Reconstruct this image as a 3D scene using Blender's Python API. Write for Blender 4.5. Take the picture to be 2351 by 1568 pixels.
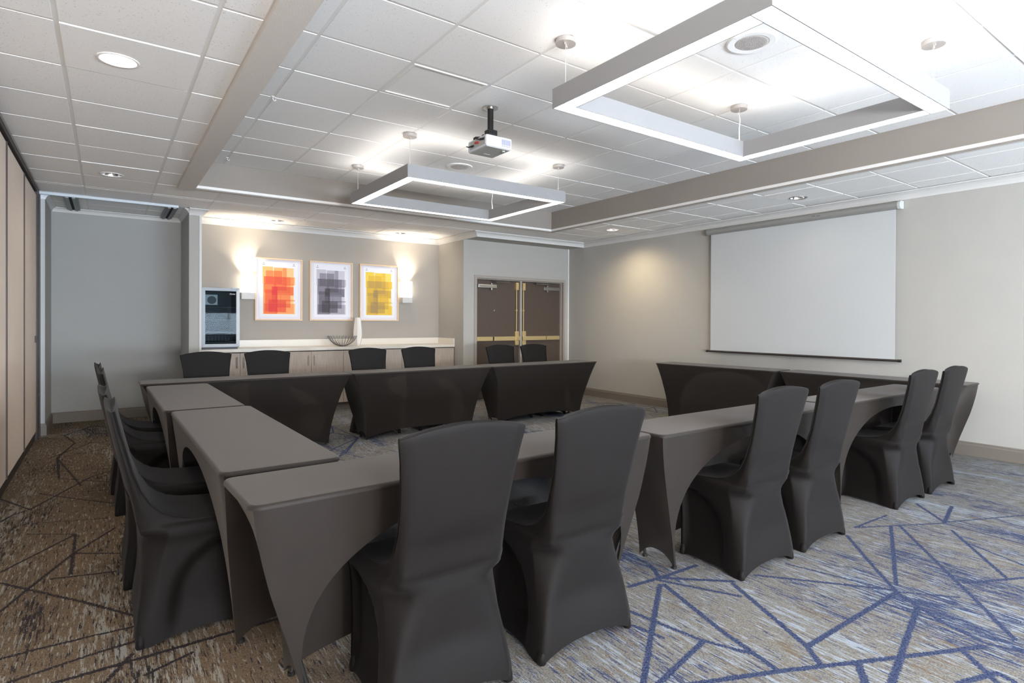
import bpy, bmesh, math, random
import numpy as np
from mathutils import Matrix, Vector

# ------------------------------------------------------------------ clean
for o in list(bpy.data.objects): bpy.data.objects.remove(o, do_unlink=True)
S = bpy.context.scene
COL = S.collection

# ------------------------------------------------------------------ camera
cam = bpy.data.cameras.new('camera'); co = bpy.data.objects.new('camera', cam); COL.objects.link(co)
yaw, pit, rol = 0.6413829, -0.0050699, 0.0046964
D = Vector((math.sin(yaw)*math.cos(pit), math.cos(yaw)*math.cos(pit), math.sin(pit)))
R0 = Vector((math.cos(yaw), -math.sin(yaw), 0)); U0 = R0.cross(D)
R = math.cos(rol)*R0 + math.sin(rol)*U0; U = -math.sin(rol)*R0 + math.cos(rol)*U0
M = Matrix((( R.x, U.x, -D.x, 0), (R.y, U.y, -D.y, 0), (R.z, U.z, -D.z, 1.32), (0, 0, 0, 1)))
co.matrix_world = M
cam.sensor_fit = 'HORIZONTAL'; cam.sensor_width = 36; cam.lens = 36*1330.88/2351
cam.shift_x = -62.87/2351; cam.shift_y = -39.34/2351; cam.clip_start = 0.05
S.camera = co

# ------------------------------------------------------------------ world, big lights, exposure
w = bpy.data.worlds.new('world'); S.world = w; w.use_nodes = True
bg = w.node_tree.nodes['Background']; bg.inputs[0].default_value = (0.55, 0.72, 1, 1); bg.inputs[1].default_value = 1.0
S.view_settings.view_transform = 'Standard'; S.view_settings.look = 'None'
S.view_settings.gamma = 1; S.view_settings.exposure = 1.48
try: S.view_settings.use_curve_mapping = False
except Exception: pass
FIX_DOWN, FIX_UP = 6.0, 1.9
WARM = (1.0, 0.95, 0.89)

def area(name, loc, size, sy, power, col, rot):
    l = bpy.data.lights.new(name, 'AREA'); l.shape = 'RECTANGLE'; l.size = size; l.size_y = sy
    l.energy = power; l.color = col
    o = bpy.data.objects.new(name, l); COL.objects.link(o); o.location = loc; o.rotation_euler = rot
    return o
# daylight through two unseen windows behind the camera, tilted up as added ceiling fill
area('window_daylight_fill', (4.35, -4.9, 1.2), 3.8, 1.1, 300, (0.66, 0.82, 1.0), (math.radians(140), 0, 0))
area('window_daylight_fill', (0.6, -4.9, 1.2), 1.6, 1.1, 320, (0.92, 0.95, 1.0), (math.radians(146), 0, 0))  # left lamp added to lift the darker ceiling on that side

# ------------------------------------------------------------------ materials
MT = {}
def lin(c): return tuple((x/255/12.92 if x/255 <= 0.04045 else ((x/255+0.055)/1.055)**2.4) for x in c)
def mat(name, rgb, rough=0.6, metal=0.0, noise=0.0, nscale=40, bump=0.0, bscale=200, spec=0.5, sheen=0, emit=None, est=0, stretch=None, alpha=None, coat=0, tint=None):
    m = bpy.data.materials.new(name); m.use_nodes = True; nt = m.node_tree; N = nt.nodes; L = nt.links
    b = N['Principled BSDF']; c = lin(rgb)
    b.inputs['Base Color'].default_value = (*c, 1); b.inputs['Roughness'].default_value = rough
    b.inputs['Metallic'].default_value = metal; b.inputs['Specular IOR Level'].default_value = spec
    if coat: b.inputs['Coat Weight'].default_value = coat; b.inputs['Coat Roughness'].default_value = 0.1
    if sheen:
        b.inputs['Sheen Weight'].default_value = sheen; b.inputs['Sheen Roughness'].default_value = 0.45
        b.inputs['Sheen Tint'].default_value = (*(tint or (1, 1, 1)), 1)
    if emit: b.inputs['Emission Color'].default_value = (*emit, 1); b.inputs['Emission Strength'].default_value = est
    tc = N.new('ShaderNodeTexCoord'); mp = N.new('ShaderNodeMapping'); L.new(tc.outputs['Object'], mp.inputs[0])
    if stretch: mp.inputs['Scale'].default_value = stretch
    if noise:
        n = N.new('ShaderNodeTexNoise'); n.inputs['Scale'].default_value = nscale; n.inputs['Detail'].default_value = 4
        L.new(mp.outputs[0], n.inputs['Vector'])
        r = N.new('ShaderNodeMapRange'); r.inputs[1].default_value = 0.3; r.inputs[2].default_value = 0.7
        r.inputs[3].default_value = 1-noise; r.inputs[4].default_value = 1+noise
        L.new(n.outputs[0], r.inputs[0])
        v = N.new('ShaderNodeVectorMath'); v.operation = 'SCALE'; v.inputs[0].default_value = c
        L.new(r.outputs[0], v.inputs['Scale']); L.new(v.outputs[0], b.inputs['Base Color'])
    if bump:
        n2 = N.new('ShaderNodeTexNoise'); n2.inputs['Scale'].default_value = bscale; n2.inputs['Detail'].default_value = 3
        L.new(mp.outputs[0], n2.inputs['Vector'])
        bp = N.new('ShaderNodeBump'); bp.inputs['Strength'].default_value = bump; bp.inputs['Distance'].default_value = 0.003
        L.new(n2.outputs[0], bp.inputs['Height']); L.new(bp.outputs[0], b.inputs['Normal'])
    if alpha is not None:
        t = N.new('ShaderNodeBsdfTransparent'); mx = N.new('ShaderNodeMixShader'); mx.inputs[0].default_value = alpha
        L.new(t.outputs[0], mx.inputs[1]); L.new(b.outputs[0], mx.inputs[2]); L.new(mx.outputs[0], N['Material Output'].inputs[0])
    MT[name] = m
    return m

mat('wall_light', (174, 171, 164), 0.85, noise=0.015, nscale=3, bump=0.25, bscale=160)
mat('wall_taupe', (150, 142, 134), 0.85, noise=0.015, nscale=3, bump=0.25, bscale=160)
mat('wall_alcove', (170, 163, 153), 0.85, noise=0.015, nscale=3, bump=0.2, bscale=160)
mat('stucco', (216, 209, 201), 0.9, noise=0.03, nscale=120, bump=0.8, bscale=140)
mat('wall_niche', (168, 168, 164), 0.85, noise=0.015, nscale=3, bump=0.2, bscale=160)
mat('white_trim', (212, 210, 206), 0.5)
mat('grid_white', (236, 233, 229), 0.5)
mat('base_taupe', (118, 110, 101), 0.55)
mat('bronze', (62, 54, 50), 0.45, metal=0.3)
mat('black_gap', (12, 10, 10), 0.8)
mat('rail_white', (206, 214, 220), 0.4)
mat('track_grey', (120, 124, 126), 0.4, metal=0.6)
mat('partition_vinyl', (234, 216, 200), 0.75, noise=0.03, nscale=6, bump=0.3, bscale=300, stretch=(1, 8, 0.5))
mat('fixture_paint', (146, 145, 145), 0.45)
mat('chrome', (205, 205, 208), 0.12, metal=1)
mat('chrome_soft', (190, 188, 184), 0.28, metal=1)
mat('canopy_nickel', (188, 182, 178), 0.4, metal=0.5)
mat('cable', (190, 188, 185), 0.4)
mat('white_cord', (228, 226, 222), 0.5)
mat('black_metal', (30, 28, 28), 0.45)
mat('projector_white', (214, 219, 226), 0.35)
mat('projector_under', (178, 178, 172), 0.5)
mat('vent_violet', (128, 122, 150), 0.5)
mat('red_plastic', (190, 50, 45), 0.4)
mat('door_wood', (80, 67, 58), 0.42, noise=0.10, nscale=9, stretch=(14, 14, 0.6))
mat('door_frame', (158, 149, 139), 0.5)
mat('brass', (214, 190, 138), 0.34, metal=0.65)
mat('quartz', (228, 220, 206), 0.3, noise=0.03, nscale=120)
mat('cab_wood', (182, 168, 154), 0.5, noise=0.14, nscale=8, stretch=(16, 16, 0.9))
mat('dark_gap', (50, 44, 40), 0.8)
mat('oak_frame', (226, 196, 160), 0.5, noise=0.05, nscale=20, stretch=(6, 6, 1))
mat('mat_board', (232, 230, 238), 0.8)
mat('paper', (240, 239, 244), 0.8)
mat('pin', (110, 108, 105), 0.5)
mat('porcelain', (232, 226, 216), 0.3)
mat('fridge_black', (26, 25, 26), 0.4)
mat('fridge_inner', (42, 48, 50), 0.6)
mat('steel', (128, 130, 131), 0.42, metal=0.8)
mat('wire', (150, 156, 158), 0.3, metal=0.8)
mat('logo_white', (245, 245, 245), 0.5)
mat('screen_white', (190, 192, 191), 0.75, bump=0.1, bscale=600)
mat('case_grey', (152, 151, 146), 0.4, metal=0.2)
mat('case_end', (196, 198, 196), 0.4)
mat('lamp_glow', (255, 255, 255), 0.5, emit=WARM, est=FIX_DOWN)
mat('lamp_up', (255, 255, 255), 0.5, emit=(1.0, 0.955, 0.91), est=FIX_UP)
mat('sconce_glow', (255, 255, 255), 0.4, emit=(1.0, 0.90, 0.78), est=1.9)
mat('bulb_off', (235, 228, 215), 0.3, emit=(1, 0.9, 0.75), est=0.6)
mat('bulb_warm', (255, 250, 235), 0.4, emit=(1, 0.9, 0.74), est=9)
mat('bulb_spot', (255, 250, 235), 0.4, emit=(1, 0.85, 0.6), est=14)
mat('speaker_grille', (215, 208, 203), 0.6)
mat('window_frame_paint', (225, 225, 222), 0.5)
mat('fabric', (17, 13, 11), 0.62, noise=0.06, nscale=30, bump=0.25, bscale=900, spec=0.2, sheen=0.05, tint=(0.85, 0.84, 0.86))
mat('cloth_top', (31, 24, 19), 0.60, noise=0.06, nscale=14, bump=0.2, bscale=900, spec=0.3, sheen=0.16, tint=(1.0, 0.92, 0.86))
mat('cloth_side', (31, 24, 19), 0.60, noise=0.06, nscale=14, bump=0.2, bscale=900, spec=0.3, sheen=0.16, alpha=0.95, tint=(1.0, 0.92, 0.86))
mat('table_board', (96, 84, 72), 0.6)

def tile_mat():
    m = bpy.data.materials.new('acoustic_tile'); m.use_nodes = True; nt = m.node_tree; N = nt.nodes; L = nt.links
    b = N['Principled BSDF']; b.inputs['Roughness'].default_value = 0.92; b.inputs['Specular IOR Level'].default_value = 0.2
    tc = N.new('ShaderNodeTexCoord'); gi = N.new('ShaderNodeObjectInfo')
    ad = N.new('ShaderNodeVectorMath'); ad.operation = 'ADD'; L.new(tc.outputs['Object'], ad.inputs[0]); L.new(gi.outputs['Location'], ad.inputs[1])
    n = N.new('ShaderNodeTexNoise'); n.inputs['Scale'].default_value = 130; n.inputs['Detail'].default_value = 2; L.new(ad.outputs[0], n.inputs['Vector'])
    cr = N.new('ShaderNodeValToRGB'); cr.color_ramp.elements[0].position = 0.25; cr.color_ramp.elements[0].color = (*lin((178, 172, 166)), 1)
    cr.color_ramp.elements[1].position = 0.34; cr.color_ramp.elements[1].color = (*lin((247, 245, 242)), 1)
    L.new(n.outputs[0], cr.inputs[0]); L.new(cr.outputs[0], b.inputs['Base Color'])
    bp = N.new('ShaderNodeBump'); bp.inputs['Strength'].default_value = 0.35; bp.inputs['Distance'].default_value = 0.002
    L.new(n.outputs[0], bp.inputs['Height']); L.new(bp.outputs[0], b.inputs['Normal'])
    MT['tile'] = m
tile_mat()
mat('panel_smooth', (244, 242, 238), 0.6)

def carpet_mat():
    m = bpy.data.materials.new('carpet'); m.use_nodes = True; nt = m.node_tree; N = nt.nodes; L = nt.links
    b = N['Principled BSDF']; b.inputs['Roughness'].default_value = 0.95; b.inputs['Specular IOR Level'].default_value = 0.1
    tc = N.new('ShaderNodeTexCoord')
    def noise(sc, detail=3, off=(0, 0, 0), rough=0.6):
        mp = N.new('ShaderNodeMapping'); mp.inputs['Scale'].default_value = (sc[0], sc[1], 1); mp.inputs['Location'].default_value = off
        L.new(tc.outputs['Object'], mp.inputs[0])
        n = N.new('ShaderNodeTexNoise'); n.inputs['Scale'].default_value = 1; n.inputs['Detail'].default_value = detail; n.inputs['Roughness'].default_value = rough
        L.new(mp.outputs[0], n.inputs['Vector']); return n.outputs[0]
    def mth(op, a, bb, clamp=False):
        x = N.new('ShaderNodeMath'); x.operation = op; x.use_clamp = clamp
        for i, s in enumerate((a, bb)):
            if s is None: continue
            if isinstance(s, (int, float)): x.inputs[i].default_value = s
            else: L.new(s, x.inputs[i])
        return x.outputs[0]
    def step(v, lo, hi):
        r = N.new('ShaderNodeMapRange'); r.interpolation_type = 'SMOOTHSTEP'; r.inputs[1].default_value = lo; r.inputs[2].default_value = hi
        L.new(v, r.inputs[0]); return r.outputs[0]
    def mix(f, a, bb):
        x = N.new('ShaderNodeMix'); x.data_type = 'RGBA'
        L.new(f, x.inputs[0])
        for i, s in ((6, a), (7, bb)):
            if isinstance(s, tuple): x.inputs[i].default_value = (*s, 1)
            else: L.new(s, x.inputs[i])
        return x.outputs[2]
    fine = noise((150, 120), 2)                 # tuft grain
    sA = noise((55, 4.0), 4, (3, 7, 0), 0.75)
    sB = noise((85, 6), 4, (11, 2, 0), 0.75)
    sC = noise((34, 2.6), 4, (23, 5, 0), 0.75)
    pA = noise((2.6, 0.55), 2, (1, 1, 0))
    pB = noise((3.4, 0.5), 2, (9, 4, 0))
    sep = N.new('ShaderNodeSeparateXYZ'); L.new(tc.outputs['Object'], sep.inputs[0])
    left = step(sep.outputs[0], 1.3, 0.3)      # warmer, weaker light at the left, painted in as a browner carpet
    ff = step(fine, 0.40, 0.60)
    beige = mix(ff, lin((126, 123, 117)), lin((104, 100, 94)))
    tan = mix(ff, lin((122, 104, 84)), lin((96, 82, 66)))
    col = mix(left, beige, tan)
    # tan flecks
    f1 = step(mth('ADD', sC, mth('MULTIPLY', fine, 0.12)), 0.62, 0.66)
    col = mix(f1, col, lin((106, 94, 80)))
    # pale streaks
    v = mth('ADD', mth('ADD', sA, mth('MULTIPLY', pB, 0.62)), mth('MULTIPLY', fine, 0.22))
    f2 = step(v, 1.01, 1.06)
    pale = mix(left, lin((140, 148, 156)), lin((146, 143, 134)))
    col = mix(f2, col, pale)
    # navy streaks
    v = mth('ADD', mth('ADD', sB, mth('MULTIPLY', pA, 0.95)), mth('MULTIPLY', fine, 0.24))
    f3 = step(v, 1.19, 1.23)
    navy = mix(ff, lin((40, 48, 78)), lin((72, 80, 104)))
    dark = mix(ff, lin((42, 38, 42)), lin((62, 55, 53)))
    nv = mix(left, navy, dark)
    col = mix(f3, col, nv)
    f6 = step(mth('ADD', noise((95, 10), 2, (41, 3, 0), 0.6), mth('MULTIPLY', fine, 0.2)), 0.70, 0.74)
    col = mix(f6, col, pale)
    f7 = step(mth('ADD', noise((105, 9), 2, (51, 9, 0), 0.6), mth('MULTIPLY', fine, 0.2)), 0.71, 0.74)
    col = mix(f7, col, nv)
    # some light blue threads
    f5 = step(mth('ADD', noise((70, 6), 3, (31, 8, 0), 0.7), mth('MULTIPLY', pA, 0.3)), 0.84, 0.87)
    col = mix(f5, col, lin((92, 118, 142)))
    # network lines (distance field baked on the floor mesh as an attribute)
    at = N.new('ShaderNodeAttribute'); at.attribute_name = 'line'
    rag = mth('MULTIPLY', mth('SUBTRACT', noise((150, 70), 3, (5, 5, 0)), 0.5), 3.2)
    f4 = step(mth('ADD', mth('MULTIPLY', at.outputs['Fac'], 100.0), rag), -0.12, 0.12)
    col = mix(f4, col, nv)
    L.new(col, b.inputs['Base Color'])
    bp = N.new('ShaderNodeBump'); bp.inputs['Strength'].default_value = 0.6; bp.inputs['Distance'].default_value = 0.006
    L.new(fine, bp.inputs['Height']); L.new(bp.outputs[0], b.inputs['Normal'])
    MT['carpet'] = m
carpet_mat()

def print_mat():
    m = bpy.data.materials.new('print_ink'); m.use_nodes = True; nt = m.node_tree
    b = nt.nodes['Principled BSDF']; b.inputs['Roughness'].default_value = 0.6
    a = nt.nodes.new('ShaderNodeAttribute'); a.attribute_name = 'ink'
    nt.links.new(a.outputs['Color'], b.inputs['Base Color']); MT['print'] = m
print_mat()
def glass_mat():
    m = bpy.data.materials.new('smoked_glass'); m.use_nodes = True; nt = m.node_tree; N = nt.nodes; L = nt.links
    g = N.new('ShaderNodeBsdfGlossy'); g.inputs['Roughness'].default_value = 0.02
    t = N.new('ShaderNodeBsdfTransparent'); t.inputs[0].default_value = (0.7, 0.75, 0.76, 1)
    f = N.new('ShaderNodeFresnel'); f.inputs[0].default_value = 1.13
    mx = N.new('ShaderNodeMixShader'); L.new(f.outputs[0], mx.inputs[0]); L.new(t.outputs[0], mx.inputs[1]); L.new(g.outputs[0], mx.inputs[2])
    L.new(mx.outputs[0], N['Material Output'].inputs[0]); MT['glass'] = m
glass_mat()

# ------------------------------------------------------------------ helpers
def link(name, me, m=None, parent=None):
    o = bpy.data.objects.new(name, me); COL.objects.link(o)
    if m: me.materials.append(MT[m])
    if parent: o.parent = parent
    return o
def from_bm(name, bm, m, parent=None, smooth=False, loc=None):
    me = bpy.data.meshes.new(name); bmesh.ops.recalc_face_normals(bm, faces=bm.faces); bm.to_mesh(me); bm.free()
    if smooth: me.polygons.foreach_set('use_smooth', [True]*len(me.polygons))
    o = link(name, me, m, parent)
    if loc: o.location = loc
    return o
def add_box(bm, x0, x1, y0, y1, z0, z1, bev=0.0):
    r = bmesh.ops.create_cube(bm, size=1.0)
    vs = r['verts']
    for v in vs:
        v.co.x = x0 if v.co.x < 0 else x1; v.co.y = y0 if v.co.y < 0 else y1; v.co.z = z0 if v.co.z < 0 else z1
    if bev:
        es = list({e for v in vs for e in v.link_edges})
        bmesh.ops.bevel(bm, geom=es, offset=bev, segments=2, affect='EDGES', profile=0.7)
def box(name, m, x0, x1, y0, y1, z0, z1, parent=None, bev=0.0):
    """box whose object origin is its own centre of the base"""
    bm = bmesh.new(); cx, cy, cz = (x0+x1)/2, (y0+y1)/2, z0
    add_box(bm, x0-cx, x1-cx, y0-cy, y1-cy, 0, z1-cz, bev)
    o = from_bm(name, bm, m, None); o.location = (cx, cy, cz)
    if parent: par(o, parent)
    return o
def par(o, p):
    """parent while keeping world placement (parents here are only translated / rotated about z)"""
    mw = Matrix.LocRotScale(o.location, o.rotation_euler, o.scale)
    pm = Matrix.LocRotScale(p.location, p.rotation_euler, p.scale)
    q = pm.inverted() @ mw
    o.parent = p; o.location = q.to_translation(); o.rotation_euler = q.to_euler()
    return o
def add_cyl(bm, c, r, h, n=24, axis='z', r2=None, cap=True):
    res = bmesh.ops.create_cone(bm, cap_ends=cap, segments=n, radius1=r, radius2=r if r2 is None else r2, depth=h)
    rot = {'z': Matrix(), 'x': Matrix.Rotation(math.pi/2, 4, 'Y'), 'y': Matrix.Rotation(math.pi/2, 4, 'X')}[axis]
    bmesh.ops.transform(bm, matrix=Matrix.Translation(c) @ rot, verts=res['verts'])
def add_tube(bm, pts, r, n=8, cap=True):
    pts = [Vector(p) for p in pts]; rings = []
    up = Vector((0, 0, 1))
    for i, p in enumerate(pts):
        d = (pts[min(i+1, len(pts)-1)] - pts[max(i-1, 0)]).normalized()
        a = d.cross(up)
        if a.length < 1e-3: a = d.cross(Vector((0, 1, 0)))
        a.normalize(); b_ = d.cross(a).normalized()
        rings.append([bm.verts.new(p + r*(math.cos(2*math.pi*k/n)*a + math.sin(2*math.pi*k/n)*b_)) for k in range(n)])
    for A, B in zip(rings, rings[1:]):
        for k in range(n): bm.faces.new((A[k], A[(k+1) % n], B[(k+1) % n], B[k]))
    if cap: bm.faces.new(rings[0]); bm.faces.new(rings[-1])
def add_lathe(bm, prof, n=32, c=(0, 0, 0), ribs=0, amp=0.0):
    rings = []
    for r, z in prof:
        rings.append([bm.verts.new((c[0]+(r*(1+amp*(abs(math.cos(ribs*math.pi*k/n)) if ribs else 0)))*math.cos(2*math.pi*k/n),
                                    c[1]+(r*(1+amp*(abs(math.cos(ribs*math.pi*k/n)) if ribs else 0)))*math.sin(2*math.pi*k/n), c[2]+z)) for k in range(n)])
    for A, B in zip(rings, rings[1:]):
        for k in range(n): bm.faces.new((A[k], A[(k+1) % n], B[(k+1) % n], B[k]))
    return rings
def empty(name, loc=(0, 0, 0), rz=0):
    o = bpy.data.objects.new(name, None); COL.objects.link(o); o.location = loc; o.rotation_euler = (0, 0, rz); o.empty_display_size = 0.1
    return o
def tag(o, label, cat, group=None, kind=None):
    o['label'] = label; o['category'] = cat
    if group: o['group'] = group
    if kind: o['kind'] = kind
    return o
def struct(o): o['kind'] = 'structure'; return o
def sweep(name, m, path, prof, z0, parent=None):
    """sweep an (out, z) profile along an xy path; the room lies left of the path"""
    P = [Vector(p) for p in path]; n = len(P); bm = bmesh.new(); rings = []
    for i in range(n):
        d1 = (P[i]-P[i-1]).normalized() if i > 0 else None
        d2 = (P[i+1]-P[i]).normalized() if i < n-1 else None
        if d1 is None: mv = Vector((-d2.y, d2.x))
        elif d2 is None: mv = Vector((-d1.y, d1.x))
        else:
            n1 = Vector((-d1.y, d1.x)); n2 = Vector((-d2.y, d2.x)); mv = (n1+n2)/(1+n1.dot(n2))
        rings.append([bm.verts.new((P[i].x+mv.x*o_, P[i].y+mv.y*o_, z0+z_)) for o_, z_ in prof])
    k = len(prof)
    for A, B in zip(rings, rings[1:]):
        for j in range(k-1): bm.faces.new((A[j], A[j+1], B[j+1], B[j]))
        bm.faces.new((A[k-1], A[0], B[0], B[k-1]))
    bm.faces.new(rings[0]); bm.faces.new(rings[-1])
    return from_bm(name, bm, m, parent)

ZL, ZM = 2.745, 3.05          # low and raised ceiling
XR, XA0, XA1 = 6.92, 0.975, 4.69
YA, YD, YN = 9.25, 8.363, 9.55
BACK = -5.0

# ------------------------------------------------------------------ floor with the carpet's line network
def z7(x, y): return (1400+x/2.472, 1100+y/2.472)
def c1(x, y): return (x/2.041, 800+y/2.041)
def ground(u, v):
    d = D + R*((u-1238.37)/1330.88) - U*((v-744.66)/1330.88); t = -1.32/d.z
    return (d.x*t, d.y*t)
SEG = [(1595,265,1625,600,3),(1645,265,2060,670,3),(2060,670,2300,910,3),(1345,320,1500,500,3),(1500,500,1620,630,3),(1940,155,1900,245,4),
 (1740,140,1900,245,3),(1900,245,2351,205,2),(1900,250,2351,370,2),(1940,290,2250,560,3),(2050,370,2351,490,2),(2010,590,2351,560,3),
 (1900,250,1390,275,2),(1390,275,1570,205,2),(830,545,1620,630,3),(1000,480,1600,630,2),(1630,640,1120,950,4),(1120,950,1200,1060,4),
 (700,595,1120,950,4),(310,600,620,850,4),(620,850,960,1090,4),(285,600,240,850,4),(240,850,190,1157,4),(285,560,700,580,4),(285,575,740,665,3),
 (230,490,285,560,4),(285,560,490,490,4),(285,560,110,610,4),(115,750,510,910,3),(510,910,800,990,3),(530,920,280,1157,4),(1640,650,1900,820,3),
 (1900,820,2130,930,3),(2130,930,2351,985,3),(1750,720,1650,1000,4),(1550,700,1900,820,2),(2130,950,1650,1010,4),(1650,1010,960,1090,4),
 (960,1090,500,1157,4),(2000,970,2200,1157,4),(1410,1050,1450,1157,5),(1650,1010,1600,1157,5),(1640,640,1980,670,2),(2150,770,2300,910,3),
 (130,830,300,900,3),(1980,1157,2200,1100,4),(2200,1100,2351,1180,4)]
SEGL = [(0,705,140,755),(140,755,430,600),(430,600,530,570),(180,680,400,710),(400,710,530,725),(0,815,60,780),(60,780,140,755),(0,1100,400,1190),
 (400,1190,640,1255),(0,1235,140,1120),(140,1120,345,960),(345,960,540,840),(345,960,355,875),(345,960,560,960),(345,960,330,1060),(0,1455,150,1415),
 (150,1415,440,1345),(440,1345,620,1305),(30,1568,440,1430),(440,1430,640,1370),(130,870,350,870),(0,1050,355,870),(150,820,500,795),(240,1080,540,1045),
 (330,490,500,495),(230,515,430,440),(240,580,530,560),(490,1568,620,1430),(680,1530,900,1425)]
segs = []
for a, b_, c, d, w_ in SEG:
    k_ = 1.6 if d >= 1150 else (1.5 if c >= 2351 else 1.0)
    c, d = a+(c-a)*k_, b_+(d-b_)*k_
    segs.append((*ground(*z7(a, b_)), *ground(*z7(c, d)), 0.0025+0.0021*w_))
for a, b_, c, d in SEGL: segs.append((*ground(*c1(a, b_)), *ground(*c1(c, d)), 0.0065))
rng = random.Random(5)
nodes = [(rng.uniform(-0.4, 6.9), rng.uniform(2.4, 9.4)) for _ in range(95)]
for i, (nx, ny) in enumerate(nodes):
    if nx > 2.4 and ny < 3.4 or nx > 4.6 and ny < 5.0 and False or nx < 0.3 and ny < 6.5: continue
    near = sorted(range(len(nodes)), key=lambda j: (nodes[j][0]-nx)**2+(nodes[j][1]-ny)**2)[1:5]
    for j in near:
        if rng.random() < 0.8: segs.append((nx, ny, nodes[j][0], nodes[j][1], rng.uniform(0.005, 0.009)))
def line_field(X, Y):
    best = np.full(X.shape, -1.0, dtype=np.float32)
    for x0, y0, x1, y1, hw in segs:
        dx, dy = x1-x0, y1-y0; L2 = dx*dx+dy*dy
        if L2 < 1e-6: continue
        t = np.clip(((X-x0)*dx+(Y-y0)*dy)/L2, 0, 1)
        d = np.hypot(X-x0-t*dx, Y-y0-t*dy)
        best = np.maximum(best, hw-d+0.002)
    return best
def floor_mesh():
    xs = np.concatenate([np.arange(-0.75, 7.05, 0.0105)]); ys = np.concatenate([np.arange(BACK, 0.4, 0.2), np.arange(0.4, 4.2, 0.0105), np.arange(4.2, 9.66, 0.02)])
    X, Y = np.meshgrid(xs, ys); n, m_ = X.shape
    v = np.stack([X, Y, np.zeros_like(X)], -1).reshape(-1, 3)
    i = np.arange(n*m_).reshape(n, m_)
    q = np.stack([i[:-1, :-1], i[:-1, 1:], i[1:, 1:], i[1:, :-1]], -1).reshape(-1, 4)
    me = bpy.data.meshes.new('floor'); me.vertices.add(len(v)); me.vertices.foreach_set('co', v.astype(np.float32).ravel())
    me.loops.add(q.size); me.loops.foreach_set('vertex_index', q.astype(np.int32).ravel())
    me.polygons.add(len(q)); me.polygons.foreach_set('loop_start', np.arange(0, q.size, 4, dtype=np.int32))
    me.update(calc_edges=True)
    a = me.attributes.new('line', 'FLOAT', 'POINT'); a.data.foreach_set('value', line_field(X, Y).ravel().astype(np.float32))
    return me
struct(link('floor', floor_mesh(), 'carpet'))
struct(box('floor', 'black_gap', -0.9, 7.1, BACK-0.1, 9.8, -0.12, -0.01))

# ------------------------------------------------------------------ walls
struct(box('wall_right', 'wall_light', XR, XR+0.12, BACK, YD+0.12, 0, 3.3))
struct(box('wall_alcove', 'wall_alcove', XA0-0.02, XA1, YA, YA+0.1, 0, 3.3))
struct(box('wall_alcove_side', 'wall_light', XA1, XA1+0.1, YD, YA+0.1, 0, 3.3))
# wall around the double door
bm = bmesh.new()
for b6 in ((XA1+0.1, 4.89, YD, YD+0.12, 0, 2.75), (6.84, XR, YD, YD+0.12, 0, 2.75), (4.89, 6.84, YD, YD+0.12, 2.09, 2.75)): add_box(bm, *b6)
struct(from_bm('wall_far', bm, 'wall_light'))
bm = bmesh.new(); add_box(bm, XA1, XR, 7.93, YD+0.12, 2.665, 3.3)
struct(from_bm('ceiling_soffit', bm, 'wall_light'))
bm = bmesh.new()
add_box(bm, 0.84, XA0, 8.58, YN, 0, ZL)
struct(from_bm('wall_column', bm, 'wall_light'))
struct(box('wall_niche', 'wall_niche', -0.75, 0.90, YN, YN+0.1, 0, 3.3))
bm = bmesh.new(); add_box(bm, -0.75, -0.56, 8.63, YN, 0, ZL)
struct(from_bm('wall_niche_side', bm, 'wall_light'))
# wall behind the camera with two unseen windows to carry the daylight
bm = bmesh.new()
W1, W2 = (2.4, 6.3), (-0.2, 1.4)
for x0, x1, z0, z1 in ((-0.75, W2[0], 0, 3.3), (W2[1], W1[0], 0, 3.3), (W1[1], 7.04, 0, 3.3), (W2[0], W2[1], 0, 0.6), (W2[0], W2[1], 2.5, 3.3), (W1[0], W1[1], 0, 0.6), (W1[0], W1[1], 2.5, 3.3)):
    add_box(bm, x0, x1, BACK-0.12, BACK, z0, z1)
struct(from_bm('wall_near', bm, 'wall_light'))
for i, (a, b_) in enumerate((W1, W2)):
    wn = struct(empty(f'window_{i+1}', ((a+b_)/2, BACK-0.06, 0.6)))
    bm = bmesh.new(); cx = (a+b_)/2
    add_box(bm, a-cx, b_-cx, -0.03, 0.03, 0, 0.05); add_box(bm, a-cx, b_-cx, -0.03, 0.03, 1.85, 1.9)
    k = 4 if i == 0 else 2
    for j in range(k+1):
        x = a-cx+(b_-a)*j/k; add_box(bm, max(x-0.025, a-cx), min(x+0.025, b_-cx), -0.03, 0.03, 0.05, 1.85)
    from_bm('window_frame', bm, 'window_frame_paint', wn)

# operable partition = left wall
wl = struct(empty('wall_left', (-0.65, 3.0, 0)))
y = 8.30; i = 0
while y > BACK+0.05:
    y0 = max(y-1.175, BACK)
    box('partition_panel', 'partition_vinyl', -0.70, -0.612, y0+0.009, y-0.009, 0.10, 2.665, wl, 0.003)
    box('panel_seal', 'bronze', -0.69, -0.603, y0-0.009, y0+0.009, 0.10, 2.665, wl)
    box('bottom_sweep', 'bronze', -0.685, -0.622, y0, y, 0.005, 0.10, wl)
    y = y0; i += 1
box('ceiling_track', 'bronze', -0.72, -0.600, BACK, 8.52, 2.70, ZL, wl)
box('ceiling_track', 'bronze', -0.70, -0.625, BACK, 8.40, 2.665, 2.70, wl)
box('end_post', 'bronze', -0.70, -0.600, 8.30, 8.42, 0.0, 2.70, wl)
box('end_post', 'bronze', -0.70, -0.59, 8.44, 8.50, 0.0, 2.70, wl)
box('latch', 'black_metal', -0.612, -0.600, 8.14, 8.20, 1.07, 1.14, wl)

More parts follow.
